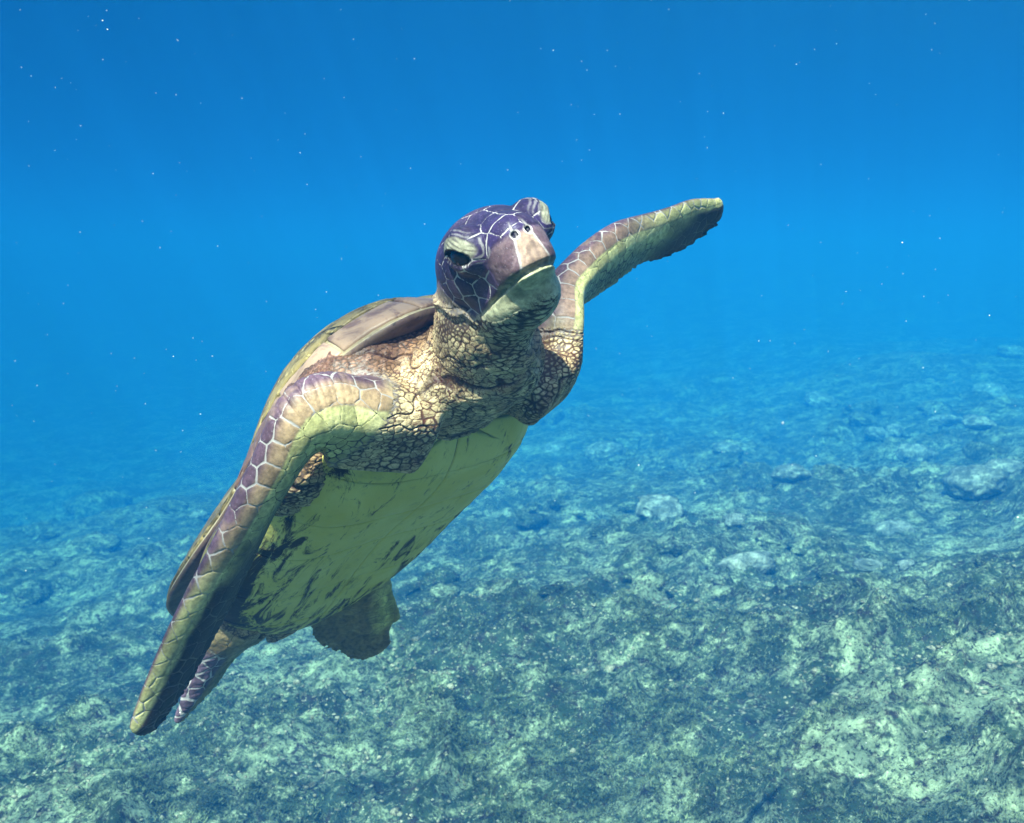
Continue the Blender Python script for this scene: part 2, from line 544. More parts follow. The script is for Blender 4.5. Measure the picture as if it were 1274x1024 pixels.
# flippers
def paint_fore(tb, key):
    m = D[key] < .03
    W = np.zeros(nv); W[m] = w[key][m]
    s = np.zeros(nv); c = np.zeros(nv); v = np.zeros(nv)
    s[m], c[m], v[m] = tb.chord(P[m])
    out = (sstep(.09, .15, s + .03 * n1 + .04 * (c - .2)) if key == 'fr' else sstep(.17, .24, s + .02 * n1)) * W                     # beyond the shoulder skin
    vent = sstep(-.25, .35, v + .5 * (c - .45) * 0)
    lead = sstep(.60, .70, c + .05 * n1 + .10 * (1 - s) - .25 * (1 - vent))
    # upper side: dark scales with pale borders
    put(out, c_scale, DARKSC); put(out, c_line, PALELINE)
    # under side: pale yellow green
    pv = out * vent
    put(pv, c_scale, OLIVE * 1.15); put(pv, c_line, DKLINE)
    put(pv * sstep(-.1, .5, n2) * .6, c_scale, col(.50, .47, .24))
    # leading rows: purple brown to tan on the under side
    ld = out * lead
    put(ld, c_scale, col(.085, .048, .066)); put(ld, c_line, PALELINE * .62)
    put(ld * sstep(.1, .6, n2 + .3 * n3) * .5, c_scale, col(.22, .15, .10))
    tanb = ld * sstep(.15, .65, v) * (.85 - .5 * sstep(.5, .9, s))
    put(tanb, c_scale, col(.40, .27, .15) if key == 'fr' else col(.30, .19, .13))
    put(ld * sstep(.55, .75, s) * sstep(-.1, .5, v), c_scale, OLIVE * 1.1)
    # trailing half: darker small scales, dark tip
    trl = pv * sstep(.25, -.40, c + .30 * n2) * sstep(.25, .45, s)
    put(trl, c_scale, col(.20, .22, .12))
    tip = out * sstep(*((.50, .68) if key == 'fr' else (.68, .84)), s + .10 * n1 - .10 * c) * sstep(.62, .36, c + .10 * n2) * (1 - lead * .7)
    put(tip, c_scale, col(.045, .025, .022)); put(tip, c_line, col(.17, .13, .10))
    mask = out > .5
    R = np.where(lead > .3, .024, np.where(vent > .5, np.where(c > -.1, .016, .0085), .013))
    R = np.where(tip > .5, .015, R)
    scale_r[mask] = R[mask]
    put(out, linew, .0011); put(ld, linew, .00085)
    put(pv * sstep(-.15, .10, c) * (1 - lead), linew, .00022)
    put(trl, linew, .0009); put(tip, linew, .0006)
    put(out, relief, .0009); put(pv * (1 - lead), relief, .0004)
    out_mask[key] = mask
    mi = np.flatnonzero(mask & (c > .3)); Ltot = np.linalg.norm(np.diff(tb.C, axis=0), axis=1).sum()
    step = .0225 / Ltot
    for row, (c0, v0) in enumerate(((.93, -.25), (.74, .62))):
        for sq in np.arange(.13 + .5 * step * row, .97, step):
            q = mi[np.argmin(((s[mi] - sq) * Ltot) ** 2 + ((c[mi] - c0) * .03) ** 2 + ((v[mi] - v0) * .012) ** 2)]
            row_seeds.append((tuple(P[q].tolist()), .0195 * (1.1 - .35 * sq)))
    return W, s, c, v, lead
row_seeds = []; out_mask = {}; hind_mask = np.zeros(nv, bool)
FORE = {k: paint_fore(t, k) for k, t in (('fr', fr), ('fl', fl))}
def paint_hind(tb, key):
    m = D[key] < .03
    W = np.zeros(nv); W[m] = w[key][m]
    s = np.zeros(nv); c = np.zeros(nv); v = np.zeros(nv)
    s[m], c[m], v[m] = tb.chord(P[m])
    out = W * sstep(.15, .35, s)
    put(out, c_scale, col(.30, .21, .09)); put(out, c_line, col(.20, .16, .09))
    lead = out * sstep(.25, .55, c + .1 * n2)
    if key == 'rl':
        put(out * sstep(.1, .7, c + .35 * n1) * sstep(.95, .6, s), c_scale, col(.62, .56, .18))
        put(out * sstep(.0, .6, n2) * .6, c_scale, col(.26, .17, .07))
        put(out * sstep(.2, .8, np.sin(c * 9 + 2 * n1)) * .35, c_scale, col(.10, .06, .03))
        scale_r[out > .5] = .012
        put(out, linew, .0004)
    else:
        put(out * sstep(-.2, -.8, c), c_scale, col(.22, .21, .10))
        ld = out * sstep(-.25, .05, c) * sstep(.38, .5, s)
        put(ld, c_scale, col(.17, .11, .15)); put(ld, c_line, PALELINE)
        scale_r[out > .5] = .015
        put(out, linew, .0004); put(ld, linew, .0016)
    put(out, relief, .0006)
    hind_mask[out > .5] = True
for k, t in (('rl', rl), ('rr', rr)): paint_hind(t, k)

# seeds of the scales: dart throwing with a spacing per zone, big ones first
is_skin = ~((wh > .5) & (sidez > .5))
for k in FORE: is_skin &= ~(out_mask[k])
is_skin &= ~hind_mask
cell = .032
def throw(cand, presets, bands, metric):
    seeds = []; hashg = {}
    fl = math.floor
    def try_seed(p, r):
        k = (fl(p[0] / cell), fl(p[1] / cell), fl(p[2] / cell))
        for i in (-1, 0, 1):
            for j in (-1, 0, 1):
                for l in (-1, 0, 1):
                    for q in hashg.get((k[0] + i, k[1] + j, k[2] + l), ()):
                        rr_ = min(r, q[3]) if max(r, q[3]) < .0098 else .5 * (r + q[3])
                        if (p[0] - q[0]) ** 2 + (p[1] - q[1]) ** 2 + (p[2] - q[2]) ** 2 < rr_ * rr_: return
        hashg.setdefault(k, []).append((p[0], p[1], p[2], r))
        seeds.append(p)
    for p, r in presets: try_seed(p, r)
    for lo_r, hi_r, cap_n in bands:
        for i in cand[(scale_r[cand] >= lo_r) & (scale_r[cand] < hi_r)][:cap_n]:
            try_seed(tuple((P[i] * metric).tolist()), scale_r[i] * (.8 + .4 * random.random()))
    return seeds
V_cam = (P @ BODY_B.T + BODY_C)
V_px = np.stack([637 + FPX * V_cam[:, 0] / -V_cam[:, 2], 512 - FPX * V_cam[:, 1] / -V_cam[:, 2]], 1)
big_sc = []
for bx, by, br in ((515, 491, .016), (536, 512, .011), (552, 520, .011), (524, 528, .012), (508, 512, .011), (500, 545, .013), (574, 522, .011), (690, 402, .014), (705, 418, .012)):
    m_ = np.flatnonzero(is_skin & (np.hypot(V_px[:, 0] - bx, V_px[:, 1] - by) < 5))
    if len(m_): big_sc.append((P[m_[np.argmax(V_cam[m_, 2])]] * np.array([.60, 1, 1]), br))
big_sc = [(tuple(p.tolist()), r) for p, r in big_sc]
edge = np.full(nv, .01); crnd = np.zeros(nv)
warp = np.stack([fbm(P * 130, 2, 31 + a) for a in range(3)], 1) * .0011
pre = [(tuple(hp(sx * q[0], q[1], q[2])), .019) for sx in (-1, 1) for q in ((.011, .034, .014), (.034, -.036, .030), (.016, .008, .026))]
pre += [(tuple(hp(*q)), .024) for q in ((0, -.022, .036), (0, -.062, .038))]
for msk, metric, presets, bands in (
        (act & ~is_skin, np.array([1., 1, 1]), pre + row_seeds, ((.0175, .03, 6000), (.012, .0175, 7000), (0, .012, 9000))),
        (act & is_skin & (w['neck'] + w['head'] > .5), np.array([.28, 1., 1.]), [], ((0, .03, 22000),)),
        (act & is_skin & ~(w['neck'] + w['head'] > .5), np.array([.60, 1., 1.]), big_sc, ((.0065, .03, 9000), (0, .0065, 26000)))):
    cand = np.flatnonzero(msk); RNG.shuffle(cand)
    global_cell = cell
    if metric[0] != 1: cell = .017
    seeds = throw(cand, presets, bands, metric)
    kd = kdtree.KDTree(len(seeds))
    for i, p in enumerate(seeds): kd.insert(p, i)
    kd.balance()
    S = np.array(seeds)
    ai = np.flatnonzero(msk)
    PW = (P[ai] + warp[ai] * (1.0 if metric[0] == 1 else 1.6)) * metric
    fn = kd.find_n
    ids = np.array([[q[1] for q in fn(p, 4)] for p in PW.tolist()])
    s0 = S[ids[:, 0]]
    e_ = np.full(len(ai), 1.0)
    for k in range(1, 4):
        sk = S[ids[:, k]]; dv = sk - s0
        e_ = np.minimum(e_, (((s0 + sk) / 2 - PW) * dv).sum(1) / (np.linalg.norm(dv, axis=1) + 1e-9))
    edge[ai] = e_
    crnd[ai] = RNG.random(len(S))[ids[:, 0]]
    print('seeds', len(seeds), 't=%.1f' % (time.time() - T0))
edge[hidden] = .01
print('cells t=%.1f' % (time.time() - T0))

linew = np.where(linew > 0, linew * (.30 + 1.1 * sstep(-.6, .6, fbm(P * 60, 3, 61))), linew)
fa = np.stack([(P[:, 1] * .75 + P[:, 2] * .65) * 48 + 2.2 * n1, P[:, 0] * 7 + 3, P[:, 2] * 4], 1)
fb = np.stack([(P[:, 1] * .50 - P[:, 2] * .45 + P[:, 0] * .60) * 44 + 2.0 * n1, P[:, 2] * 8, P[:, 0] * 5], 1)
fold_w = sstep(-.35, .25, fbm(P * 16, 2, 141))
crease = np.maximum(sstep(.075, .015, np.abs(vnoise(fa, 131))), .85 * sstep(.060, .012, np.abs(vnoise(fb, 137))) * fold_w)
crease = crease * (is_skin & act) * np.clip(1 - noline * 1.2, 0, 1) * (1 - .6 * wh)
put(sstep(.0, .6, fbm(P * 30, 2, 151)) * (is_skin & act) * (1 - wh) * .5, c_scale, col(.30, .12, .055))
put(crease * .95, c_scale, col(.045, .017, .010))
# relief: every scale bulges between its seams
lw = np.maximum(linew, .0004)
bul = sstep(0, 1, edge / (lw * 2.2)) * np.where(linew > 0, 1, .15)
N = np.empty(nv * 3, np.float32); me.vertices.foreach_set('co', P.astype(np.float32).ravel()); me.update()
me.vertices.foreach_get('normal', N); N = N.reshape(-1, 3).astype(float)
wr = (1 - wh) * (1 - sum(FORE[k][0] for k in FORE)).clip(0, 1)
nk = D['neck'] < .03
ns = np.zeros(nv); ns[nk] = neck.chord(P[nk])[0]
fold = np.clip(w['neck'] + .5 * w['shoulder'], 0, 1) * (1 - np.abs(vnoise(np.stack([np.where(nk, ns * 17, P[:, 1] * 40) + 2.4 * n1, P[:, 0] * 7, P[:, 2] * 6], 1), 55)) * 2.4)
Pd = P + N * (.0046 * fold - .0022 * crease + relief * (bul - .6) + .0011 * n2 * (.3 + wr) + .0012 * wr * (np.abs(vnoise(P * np.array([60, 150, 150]), 77)) - .3))[:, None]
Pd[hidden] = P[hidden]
me.vertices.foreach_set('co', Pd.astype(np.float32).ravel()); me.update()

def set_attr(me, name, arr, kind):
    a = me.attributes.new(name, kind, 'POINT')
    if kind == 'FLOAT': a.data.foreach_set('value', arr.astype(np.float32))
    else: a.data.foreach_set('color', np.concatenate([arr, np.ones((len(arr), 1))], 1).astype(np.float32).ravel())
skinw = (is_skin & act).astype(float) * (1 - noline)
set_attr(me, 'skinw', skinw, 'FLOAT'); set_attr(me, 'edge', edge, 'FLOAT'); set_attr(me, 'linew', linew, 'FLOAT'); set_attr(me, 'cellrnd', crnd, 'FLOAT')
set_attr(me, 'c_scale', np.clip(c_scale, 0, 1), 'FLOAT_COLOR'); set_attr(me, 'c_line', np.clip(c_line, 0, 1), 'FLOAT_COLOR')

# skin material
m_skin, nt, out = nodes_of('turtle_skin'); b = NB(nt)
bs = b.new('ShaderNodeBsdfPrincipled', Roughness=.45)
bs.inputs['Specular IOR Level'].default_value = .25
tc = b.new('ShaderNodeTexCoord').outputs['Object']
e = b.attr('edge').outputs['Fac']; lwn = b.attr('linew').outputs['Fac']
nz = b.noise(tc, 420, 2)
en = b.math('ADD', e, b.math('MULTIPLY', b.math('SUBTRACT', nz, .5), .0007))
f = b.math('DIVIDE', b.math('SUBTRACT', en, b.math('MULTIPLY', lwn, .55)), b.math('MAXIMUM', b.math('MULTIPLY', lwn, b.math('ADD', .8, b.math('MULTIPLY', b.attr('skinw').outputs['Fac'], 1.6))), .0004))
f = b.maprange(f, 0.0, 1.0)
var = b.maprange(b.attr('cellrnd').outputs['Fac'], 0, 1, .72, 1.3, False)
sc = b.mix(1.0, b.attr('c_scale').outputs['Color'], (1, 1, 1), 'MULTIPLY')
vm = b.new('ShaderNodeVectorMath', operation='SCALE'); b.link(sc, vm.inputs[0])
mot = b.maprange(b.noise(tc, 160, 4, .65), .3, .7, .7, 1.28)
b.link(b.math('MULTIPLY', var, mot), vm.inputs['Scale'])
lum = b.new('ShaderNodeRGBToBW'); b.link(b.attr('c_scale').outputs['Color'], lum.inputs[0])
flk = b.math('MULTIPLY', b.maprange(b.noise(tc, 520, 3, .7), .60, .72), b.maprange(lum.outputs[0], .06, .14, .30, .0))
fmix = b.mix(flk, vm.outputs[0], (.55, .50, .55))
colr = b.mix(f, b.attr('c_line').outputs['Color'], fmix)
skw = b.attr('skinw').outputs['Fac']
mpw = b.new('ShaderNodeMapping'); b.link(tc, mpw.inputs[0]); mpw.inputs['Scale'].default_value = (.38, 1, 1); mpw.inputs['Rotation'].default_value = (.3, .2, .25)
wrk = b.math('ABSOLUTE', b.math('SUBTRACT', b.noise(mpw.outputs[0], 120, 4, .6, .6), .5))
wr1 = b.math('MULTIPLY', b.maprange(wrk, .0, .035, .85, 0), skw)
red = b.mix(b.maprange(b.noise(tc, 30, 3, .6), .45, .6), (.030, .018, .014), (.10, .028, .016))
colr = b.mix(wr1, colr, red)
b.link(colr, bs.inputs['Base Color'])
bp = b.new('ShaderNodeBump', Strength=.35, Distance=.0015)
b.link(b.noise(tc, 300, 4, .6), bp.inputs['Height'])
b.link(bp.outputs[0], bs.inputs['Normal'])
b.link(bs.outputs[0], out.inputs[0])

me.name = 'body'
me.materials.clear(); me.materials.append(m_skin)
me.polygons.foreach_set('use_smooth', np.ones(len(me.polygons), dtype=bool))
body = bpy.data.objects.new('body', me); COL.objects.link(body); body.parent = turtle
print('body done t=%.1f' % (time.time() - T0))

# eyes
m_eye, nt, out = nodes_of('turtle_eye'); b = NB(nt)
bs = b.new('ShaderNodeBsdfPrincipled', Roughness=.12); bs.inputs['Base Color'].default_value = (.012, .008, .010, 1)
b.link(bs.outputs[0], out.inputs[0])
for sx in (1, -1):
    bm = bmesh.new(); bmesh.ops.create_uvsphere(bm, u_segments=24, v_segments=16, radius=.0165)
    ec = EYE_C + e_o * .0015 - e_b * .003
    for v in bm.verts: v.co = Vector(tuple(HEAD_O + HEAD_B @ ((np.array(v.co) * 1.06 + ec) * np.array([sx, 1, 1]))))
    if sx < 0: bmesh.ops.reverse_faces(bm, faces=bm.faces)
    mm = bpy.data.meshes.new('eye'); bm.to_mesh(mm); bm.free()
    mm.materials.append(m_eye)
    mm.polygons.foreach_set('use_smooth', np.ones(len(mm.polygons), dtype=bool))
    o = bpy.data.objects.new('eye', mm); COL.objects.link(o); o.parent = turtle

# ------------------------------------------------------------------ carapace and plastron
def outline_fn(pts):
    pts = np.array(pts)
    full = np.vstack([pts, pts[::-1][1:-1] * np.array([-1, 1])])
    P2 = np.vstack([full[-1], full, full[0], full[1]])
    u = np.linspace(0, len(full) - 1e-9, 720); i = u.astype(int); t = (u - i)[:, None]
    p0, p1, p2, p3 = P2[i], P2[i + 1], P2[i + 2], P2[i + 3]
    c = .5 * (2 * p1 + (p2 - p0) * t + (2 * p0 - 5 * p1 + 4 * p2 - p3) * t ** 2 + (3 * p1 - p0 - 3 * p2 + p3) * t ** 3)
    return c
class Shell:
    def __init__(self, pts, prof, height, edge_z):
        c = outline_fn(pts)
        a = np.arctan2(c[:, 0], c[:, 1]); r = np.hypot(c[:, 0], c[:, 1])
        o = np.argsort(a); self.a = np.concatenate([a[o] - 2 * np.pi, a[o], a[o] + 2 * np.pi]); self.r = np.tile(r[o], 3)
        self.prof = prof if callable(prof) else np.array(prof); self.h = height; self.ez = edge_z
    def R(self, ang): return np.interp(ang, self.a, self.r)
    def xy(self, ang, rr): return np.stack([np.sin(ang) * self.R(ang) * rr, np.cos(ang) * self.R(ang) * rr], -1)
    def z(self, xy):
        ang = np.arctan2(xy[..., 0], xy[..., 1]); r = np.hypot(xy[..., 0], xy[..., 1]) / self.R(ang)
        pr = self.prof(np.clip(r, 0, 1), ang) if callable(self.prof) else np.interp(np.clip(r, 0, 1), self.prof[:, 0], self.prof[:, 1])
        return self.ez(ang) * np.clip(r, 0, 1) ** 2 + self.h * pr - np.maximum(r - 1, 0) * .1
    def p(self, xy): return np.concatenate([xy, self.z(xy)[..., None]], -1)
    def n(self, xy, e=.004):
        dx = (self.z(xy + np.array([e, 0])) - self.z(xy - np.array([e, 0]))) / (2 * e)
        dy = (self.z(xy + np.array([0, e])) - self.z(xy - np.array([0, e]))) / (2 * e)
        n = np.stack([-dx, -dy, np.ones_like(dx)], -1)
        return n / np.linalg.norm(n, axis=-1, keepdims=True)

def prof_smooth(f): 
    r = np.linspace(0, 1, 60); return np.stack([r, f(r)], 1)
car = Shell([(0, .352), (.050, .357), (.100, .332), (.146, .275), (.178, .180), (.190, .05), (.196, -.09), (.182, -.225), (.120, -.325), (.042, -.370), (0, -.375)],
            lambda r, a: 1 - r ** (1.30 + 2.6 * np.maximum(np.cos(a), 0) ** 2 + .6 * np.maximum(-np.cos(a), 0) ** 2), .135,
            lambda a: .005 + .030 * np.maximum(np.cos(a), 0) ** 2 + .012 * np.maximum(-np.cos(a), 0) ** 2)
pla = Shell([(0, .264), (.060, .270), (.126, .257), (.176, .195), (.199, .09), (.202, 0.0), (.190, -.10), (.156, -.19), (.09, -.265), (.03, -.308), (0, -.310)],
            prof_smooth(lambda r: -(1 - r ** 4.5)), .083,
            lambda a: -.020 - .036 * np.maximum(np.cos(a), 0) ** 2 - .022 * np.maximum(-np.cos(a), 0) ** 2)

def shell_base(sh, sgn, off, lip, name, mat, parent):
    na, nr = 120, 26
    ang = np.linspace(0, 2 * np.pi, na, endpoint=False)
    rs = list(np.linspace(0.02, 1, nr))
    rings = []
    for r in rs:
        xy = sh.xy(ang, r); rings.append(sh.p(xy) - sgn * sh.n(xy) * off)
    xy = sh.xy(ang, 1.012); q = sh.p(sh.xy(ang, 1.0)); q[:, :2] = xy; q[:, 2] -= sgn * lip * .5; rings.append(q)
    q = sh.p(sh.xy(ang, 1.0)); q[:, :2] = sh.xy(ang, .99); q[:, 2] -= sgn * lip; rings.append(q)
    q = q.copy(); q[:, :2] = sh.xy(ang, .80); q[:, 2] += -sgn * lip * .2; rings.append(q)
    V = np.concatenate(rings); F = []
    for k in range(len(rings) - 1):
        for i in range(na):
            j = (i + 1) % na
            f = (k * na + i, (k + 1) * na + i, (k + 1) * na + j, k * na + j)
            F.append(f if sgn < 0 else f[::-1])
    F.append(tuple(range(na)) if sgn < 0 else tuple(range(na))[::-1])
    F.append(tuple(range((len(rings) - 1) * na, len(rings) * na))[::-1] if sgn < 0 else tuple(range((len(rings) - 1) * na, len(rings) * na)))
    o = mesh_obj(name, V, F, mat, parent)
    o.data.materials.append(m_lip)
    mi = np.zeros(len(F), np.int32); mi[(nr - 0) * na:] = 1
    o.data.polygons.foreach_set('material_index', mi)
    return o

def plate(sh, poly, sgn, mat, parent, name='scute', gap=.0016, lift=.0022, wrap=None):
    """one horny plate lying on the shell surface, its edges rounded down into the seam"""
    poly = np.array(poly, float)
    pts = []
    for i in range(len(poly)):
        a, c = poly[i], poly[(i + 1) % len(poly)]
        n = max(2, int(np.linalg.norm(c - a) / .010))
        pts += [a + (c - a) * k / n for k in range(n)]
    pts = np.array(pts); n = len(pts)
    cen = pts.mean(0)
    rad = np.linalg.norm(pts - cen, axis=1)
    ph = RNG.random() * 6
    V = []
    for k, (ins, hh) in enumerate(((gap, -.0030), (gap, .0), (gap + .0012, lift * .7), (gap + .004, lift), (None, .66), (None, .33))):
        if ins is not None: q = cen + (pts - cen) * np.maximum(1 - ins / np.maximum(rad, .01), .2)[:, None]; h = hh
        else: q = cen + (pts - cen) * hh; h = lift * 1.15
        hv = h + (.0006 * fbm(q * 90, 2, 5) if h > 0 else 0)
        V.append(sh.p(q) + sgn * sh.n(q) * np.reshape(hv, (-1, 1) if np.ndim(hv) else (1, 1)))
    V.append((sh.p(cen[None]) + sgn * sh.n(cen[None]) * lift * 1.15))
    K = len(V) - 1
    V = np.concatenate(V); F = []
    area = np.sum(pts[:, 0] * np.roll(pts[:, 1], -1) - np.roll(pts[:, 0], -1) * pts[:, 1])
    fl_ = (area * sgn) < 0
    for k in range(K - 1):
        for i in range(n):
            j = (i + 1) % n
            f = (k * n + i, k * n + j, (k + 1) * n + j, (k + 1) * n + i)
            F.append(f[::-1] if fl_ else f)
    for i in range(n):
        j = (i + 1) % n
        f = ((K - 1) * n + i, (K - 1) * n + j, K * n)
        F.append(f[::-1] if fl_ else f)
    return mesh_obj(name, V, F, mat, parent)

def shell_mat(name, c1, c2, c3, scale, rough=.4, thr=(.45, .62)):
    m, nt, out = nodes_of(name); b = NB(nt)
    bs = b.new('ShaderNodeBsdfPrincipled', Roughness=rough); bs.inputs['Specular IOR Level'].default_value = .3
    tc = b.new('ShaderNodeTexCoord').outputs['Object']
    oi = b.new('ShaderNodeObjectInfo').outputs['Random']
    mp = b.new('ShaderNodeMapping'); b.link(tc, mp.inputs[0]); mp.inputs['Scale'].default_value = (1, .45, 1)
    a = b.noise(mp.outputs[0], scale, 5, .65, .8)
    c = b.mix(b.maprange(a, thr[0], thr[1]), c1, c2)
    a2 = b.noise(tc, scale * 3.1, 4, .7, .5)
    c = b.mix(b.maprange(a2, .56, .70), c, c3)
    g = b.maprange(oi, 0, 1, .8, 1.2, False)
    vm = b.new('ShaderNodeVectorMath', operation='SCALE'); b.link(c, vm.inputs[0]); b.link(g, vm.inputs['Scale'])
    b.link(vm.outputs[0], bs.inputs['Base Color'])
    bp = b.new('ShaderNodeBump', Strength=.4, Distance=.002)
    b.link(b.noise(tc, 140, 5, .65), bp.inputs['Height']); b.link(bp.outputs[0], bs.inputs['Normal'])
    b.link(bs.outputs[0], out.inputs[0])
    return m
m_scute = shell_mat('carapace_scute', (.075, .055, .020), (.24, .18, .070), (.44, .35, .15), 34, .4, (.40, .58))
m_marg = shell_mat('marginal_scute', (.15, .085, .065), (.32, .21, .14), (.30, .20, .13), 24, .4, (.42, .58))
m_seam = shell_mat('carapace_seam', (.24, .19, .11), (.36, .30, .19), (.16, .12, .07), 40)
def plastron_mat():
    m, nt, out = nodes_of('plastron_scute'); b = NB(nt)
    bs = b.new('ShaderNodeBsdfPrincipled', Roughness=.45); bs.inputs['Specular IOR Level'].default_value = .25
    tc = b.new('ShaderNodeTexCoord').outputs['Object']
    sp = b.new('ShaderNodeSeparateXYZ'); b.link(tc, sp.inputs[0])
    X, Y = sp.outputs[0], sp.outputs[1]
    c = b.mix(b.maprange(b.noise(tc, 9, 4, .6, .5), .35, .65), (.72, .62, .13), (.82, .73, .22))
    c = b.mix(b.maprange(b.noise(tc, 60, 4, .7), .55, .75, 0, .5), c, (.30, .27, .10))
    mp = b.new('ShaderNodeMapping'); b.link(tc, mp.inputs[0]); mp.inputs['Scale'].default_value = (1.0, .28, 1); mp.inputs['Rotation'].default_value = (0, 0, .15)
    st = b.noise(mp.outputs[0], 42, 7, .74, .7)                      # streaks of brown algae along the belly
    ax = b.math('ABSOLUTE', X)
    bias = b.math('ADD', b.maprange(Y, .14, -.26, -.02, .12), b.maprange(ax, .06, .17, 0, .12))
    d = b.maprange(b.math('ADD', st, bias), .575, .675)
    c = b.mix(d, c, (.050, .026, .012))
    ve = b.noise(mp.outputs[0], 11, 3, .6, 2.0)                       # thin dark cracks
    cr = b.maprange(b.math('ABSOLUTE', b.math('SUBTRACT', ve, .5)), .0, .008, .8, 0)
    cr = b.math('MULTIPLY', cr, b.maprange(b.noise(tc, 22, 3), .56, .64))
    c = b.mix(cr, c, (.06, .035, .02))
    b.link(c, bs.inputs['Base Color'])
    bp = b.new('ShaderNodeBump', Strength=.35, Distance=.002)
    b.link(b.math('ADD', b.noise(tc, 130, 5, .65), st), bp.inputs['Height']); b.link(bp.outputs[0], bs.inputs['Normal'])
    b.link(bs.outputs[0], out.inputs[0])
    return m
m_plas = plastron_mat()
m_pseam = shell_mat('plastron_seam', (.10, .07, .03), (.22, .2, .08), (.05, .03, .02), 30)

m_lip = shell_mat('shell_underside', (.085, .050, .045), (.15, .10, .07), (.04, .025, .02), 24)
carapace = shell_base(car, 1, .0012, .010, 'carapace', m_seam, turtle)
# marginal ring
RM = .885
NM = 12
angs = np.linspace(math.radians(9), math.pi - math.radians(4), NM)
def arc(a0, a1, r, n=5): return [tuple(car.xy(np.array([a]), r)[0]) for a in np.linspace(a0, a1, n)]
plate(car, arc(-angs[0], angs[0], .999) + arc(angs[0], -angs[0], RM), 1, m_marg, carapace)
for s_ in (1, -1):
    for i in range(NM - 1):
        a0, a1 = s_ * angs[i], s_ * angs[i + 1]
        plate(car, arc(a0, a1, .999) + arc(a1, a0, RM), 1, m_marg if i < 4 else m_scute, carapace)
    plate(car, arc(s_ * angs[-1], s_ * math.pi, .999, 3) + arc(s_ * math.pi, s_ * angs[-1], RM, 3), 1, m_scute, carapace)
# vertebrals: five hexagons on the ridge
yv = [RM * .352, .185, .055, -.070, -.200, -RM * .375]
hwj = [.050, .048, .052, .048, .036, .030]       # half widths at the joints
hwm = [.075, .085, .085, .075, .055]             # half widths between
for i in range(5):
    y0, y1 = yv[i], yv[i + 1]; ym = (y0 + y1) / 2
    plate(car, [(-hwj[i], y0), (hwj[i], y0), (hwm[i], ym), (hwj[i + 1], y1), (-hwj[i + 1], y1), (-hwm[i], ym)], 1, m_scute, carapace)
# costals: four on each side
def rim_at_y(y):
    a = np.linspace(0, np.pi, 400); q = car.xy(a, RM); return float(np.interp(-y, -q[:, 1], q[:, 0]))
yc = [(yv[i] + yv[i + 1]) / 2 for i in range(5)]
for s_ in (1, -1):
    for i in range(4):
        ya, yb = yc[i], yc[i + 1]; yj = yv[i + 1]
        ra, rb = ya + .035 - .018 * i, yb + .018 - .018 * i
        rb = max(rb, -.29)
        outer = [(rim_at_y(y) , y) for y in np.linspace(rb, ra, 5)]
        if i == 0: outer += [(rim_at_y(.270), .270), (hwj[0] + .004, yv[0])]
        poly = [(hwm[i], ya), (hwj[i + 1], yj), (hwm[i + 1], yb)] + outer
        plate(car, [(s_ * x, y) for x, y in poly], 1, m_scute, carapace)

plastron = shell_base(pla, -1, .0010, .012, 'plastron', m_pseam, turtle)
ys = [.255, .200, .115, .030, -.080, -.175, -.262, -.31]
def pw(y):
    a = np.linspace(0, np.pi, 400); q = pla.xy(a, .995); return float(np.interp(-y, -q[:, 1], q[:, 0]))
for s_ in (1, -1):
    for i in range(6):
        y0, y1 = ys[i] if i else .2630, ys[i + 1] if i < 5 else -.307
        o = [(pw(y), y) for y in np.linspace(y0, y1, 7)]
        poly = [(.0002, y0)] + o + [(.0002, y1)]
        plate(pla, [(s_ * x, y) for x, y in poly], -1, m_plas, plastron, gap=.0007, lift=.0016)
print('shell done t=%.1f' % (time.time() - T0))
#SETTING
# ------------------------------------------------------------------ seabed
def ground_h(x, y):
    q = np.stack([x, y], 1)
    sp = lambda t, k: k * np.log1p(np.exp(np.clip(t / k, -40, 40)))
    z = .125 * np.clip(x, 0, 14) + .16 * np.clip(x, -16, 0) - .10 - .175 * sp(y - 3.4, 1.3) + .10 * sp(y - 16, 2.0) + .05 * sp(y - 34, 3.0)
    z = z * 1.0
    z = z + .22 * np.exp(-(((x - 2.2) / 1.9) ** 2 + ((y - 3.9) / 1.5) ** 2))
    z = z + .16 * np.exp(-(((x + 1.5) / .6) ** 2 + ((y - 3.1) / .4) ** 2))
    wq = q + .35 * np.stack([fbm(q * .8, 2, 50), fbm(q * .8, 2, 60)], 1)
    z = z + .24 * fbm(wq * .55, 3, 5) + .5 * fbm(q * .16, 2, 6) * sstep(4, 12, y)
    rd = 1 - np.abs(fbm(wq * 1.7, 3, 8)) * 2
    z = z + .13 * rd * rd * sstep(-.5, .4, fbm(q * .6, 2, 90)) - .05
    z = z + .055 * fbm(wq * 5.0, 3, 12)
    b1 = 1 - np.abs(vnoise(wq * 9.0, 14)); z = z + .028 * b1
    return z
def ground_fine(x, y):
    q = np.stack([x, y], 1)
    return .012 * (1 - np.abs(vnoise(q * 23, 15)) * 2) + .008 * fbm(q * 46, 3, 18)
az = np.concatenate([np.linspace(-180, -52, 40, endpoint=False), np.linspace(-52, 52, 700, endpoint=False), np.linspace(52, 180, 40, endpoint=False)])
rad_ = np.concatenate([[.02, .3, .6, .9], np.geomspace(1.2, 145, 540)])
A_, R_ = np.meshgrid(np.radians(az), rad_, indexing='xy')
gx_, gy_ = (np.sin(A_) * R_).ravel(), (np.cos(A_) * R_).ravel()
gz_ = ground_h(gx_, gy_) + ground_fine(gx_, gy_) * np.clip(8 / R_.ravel(), 0, 1)
na_, nr_ = len(az), len(rad_)
I_ = np.arange(nr_ - 1)[:, None] * na_ + np.arange(na_)[None]
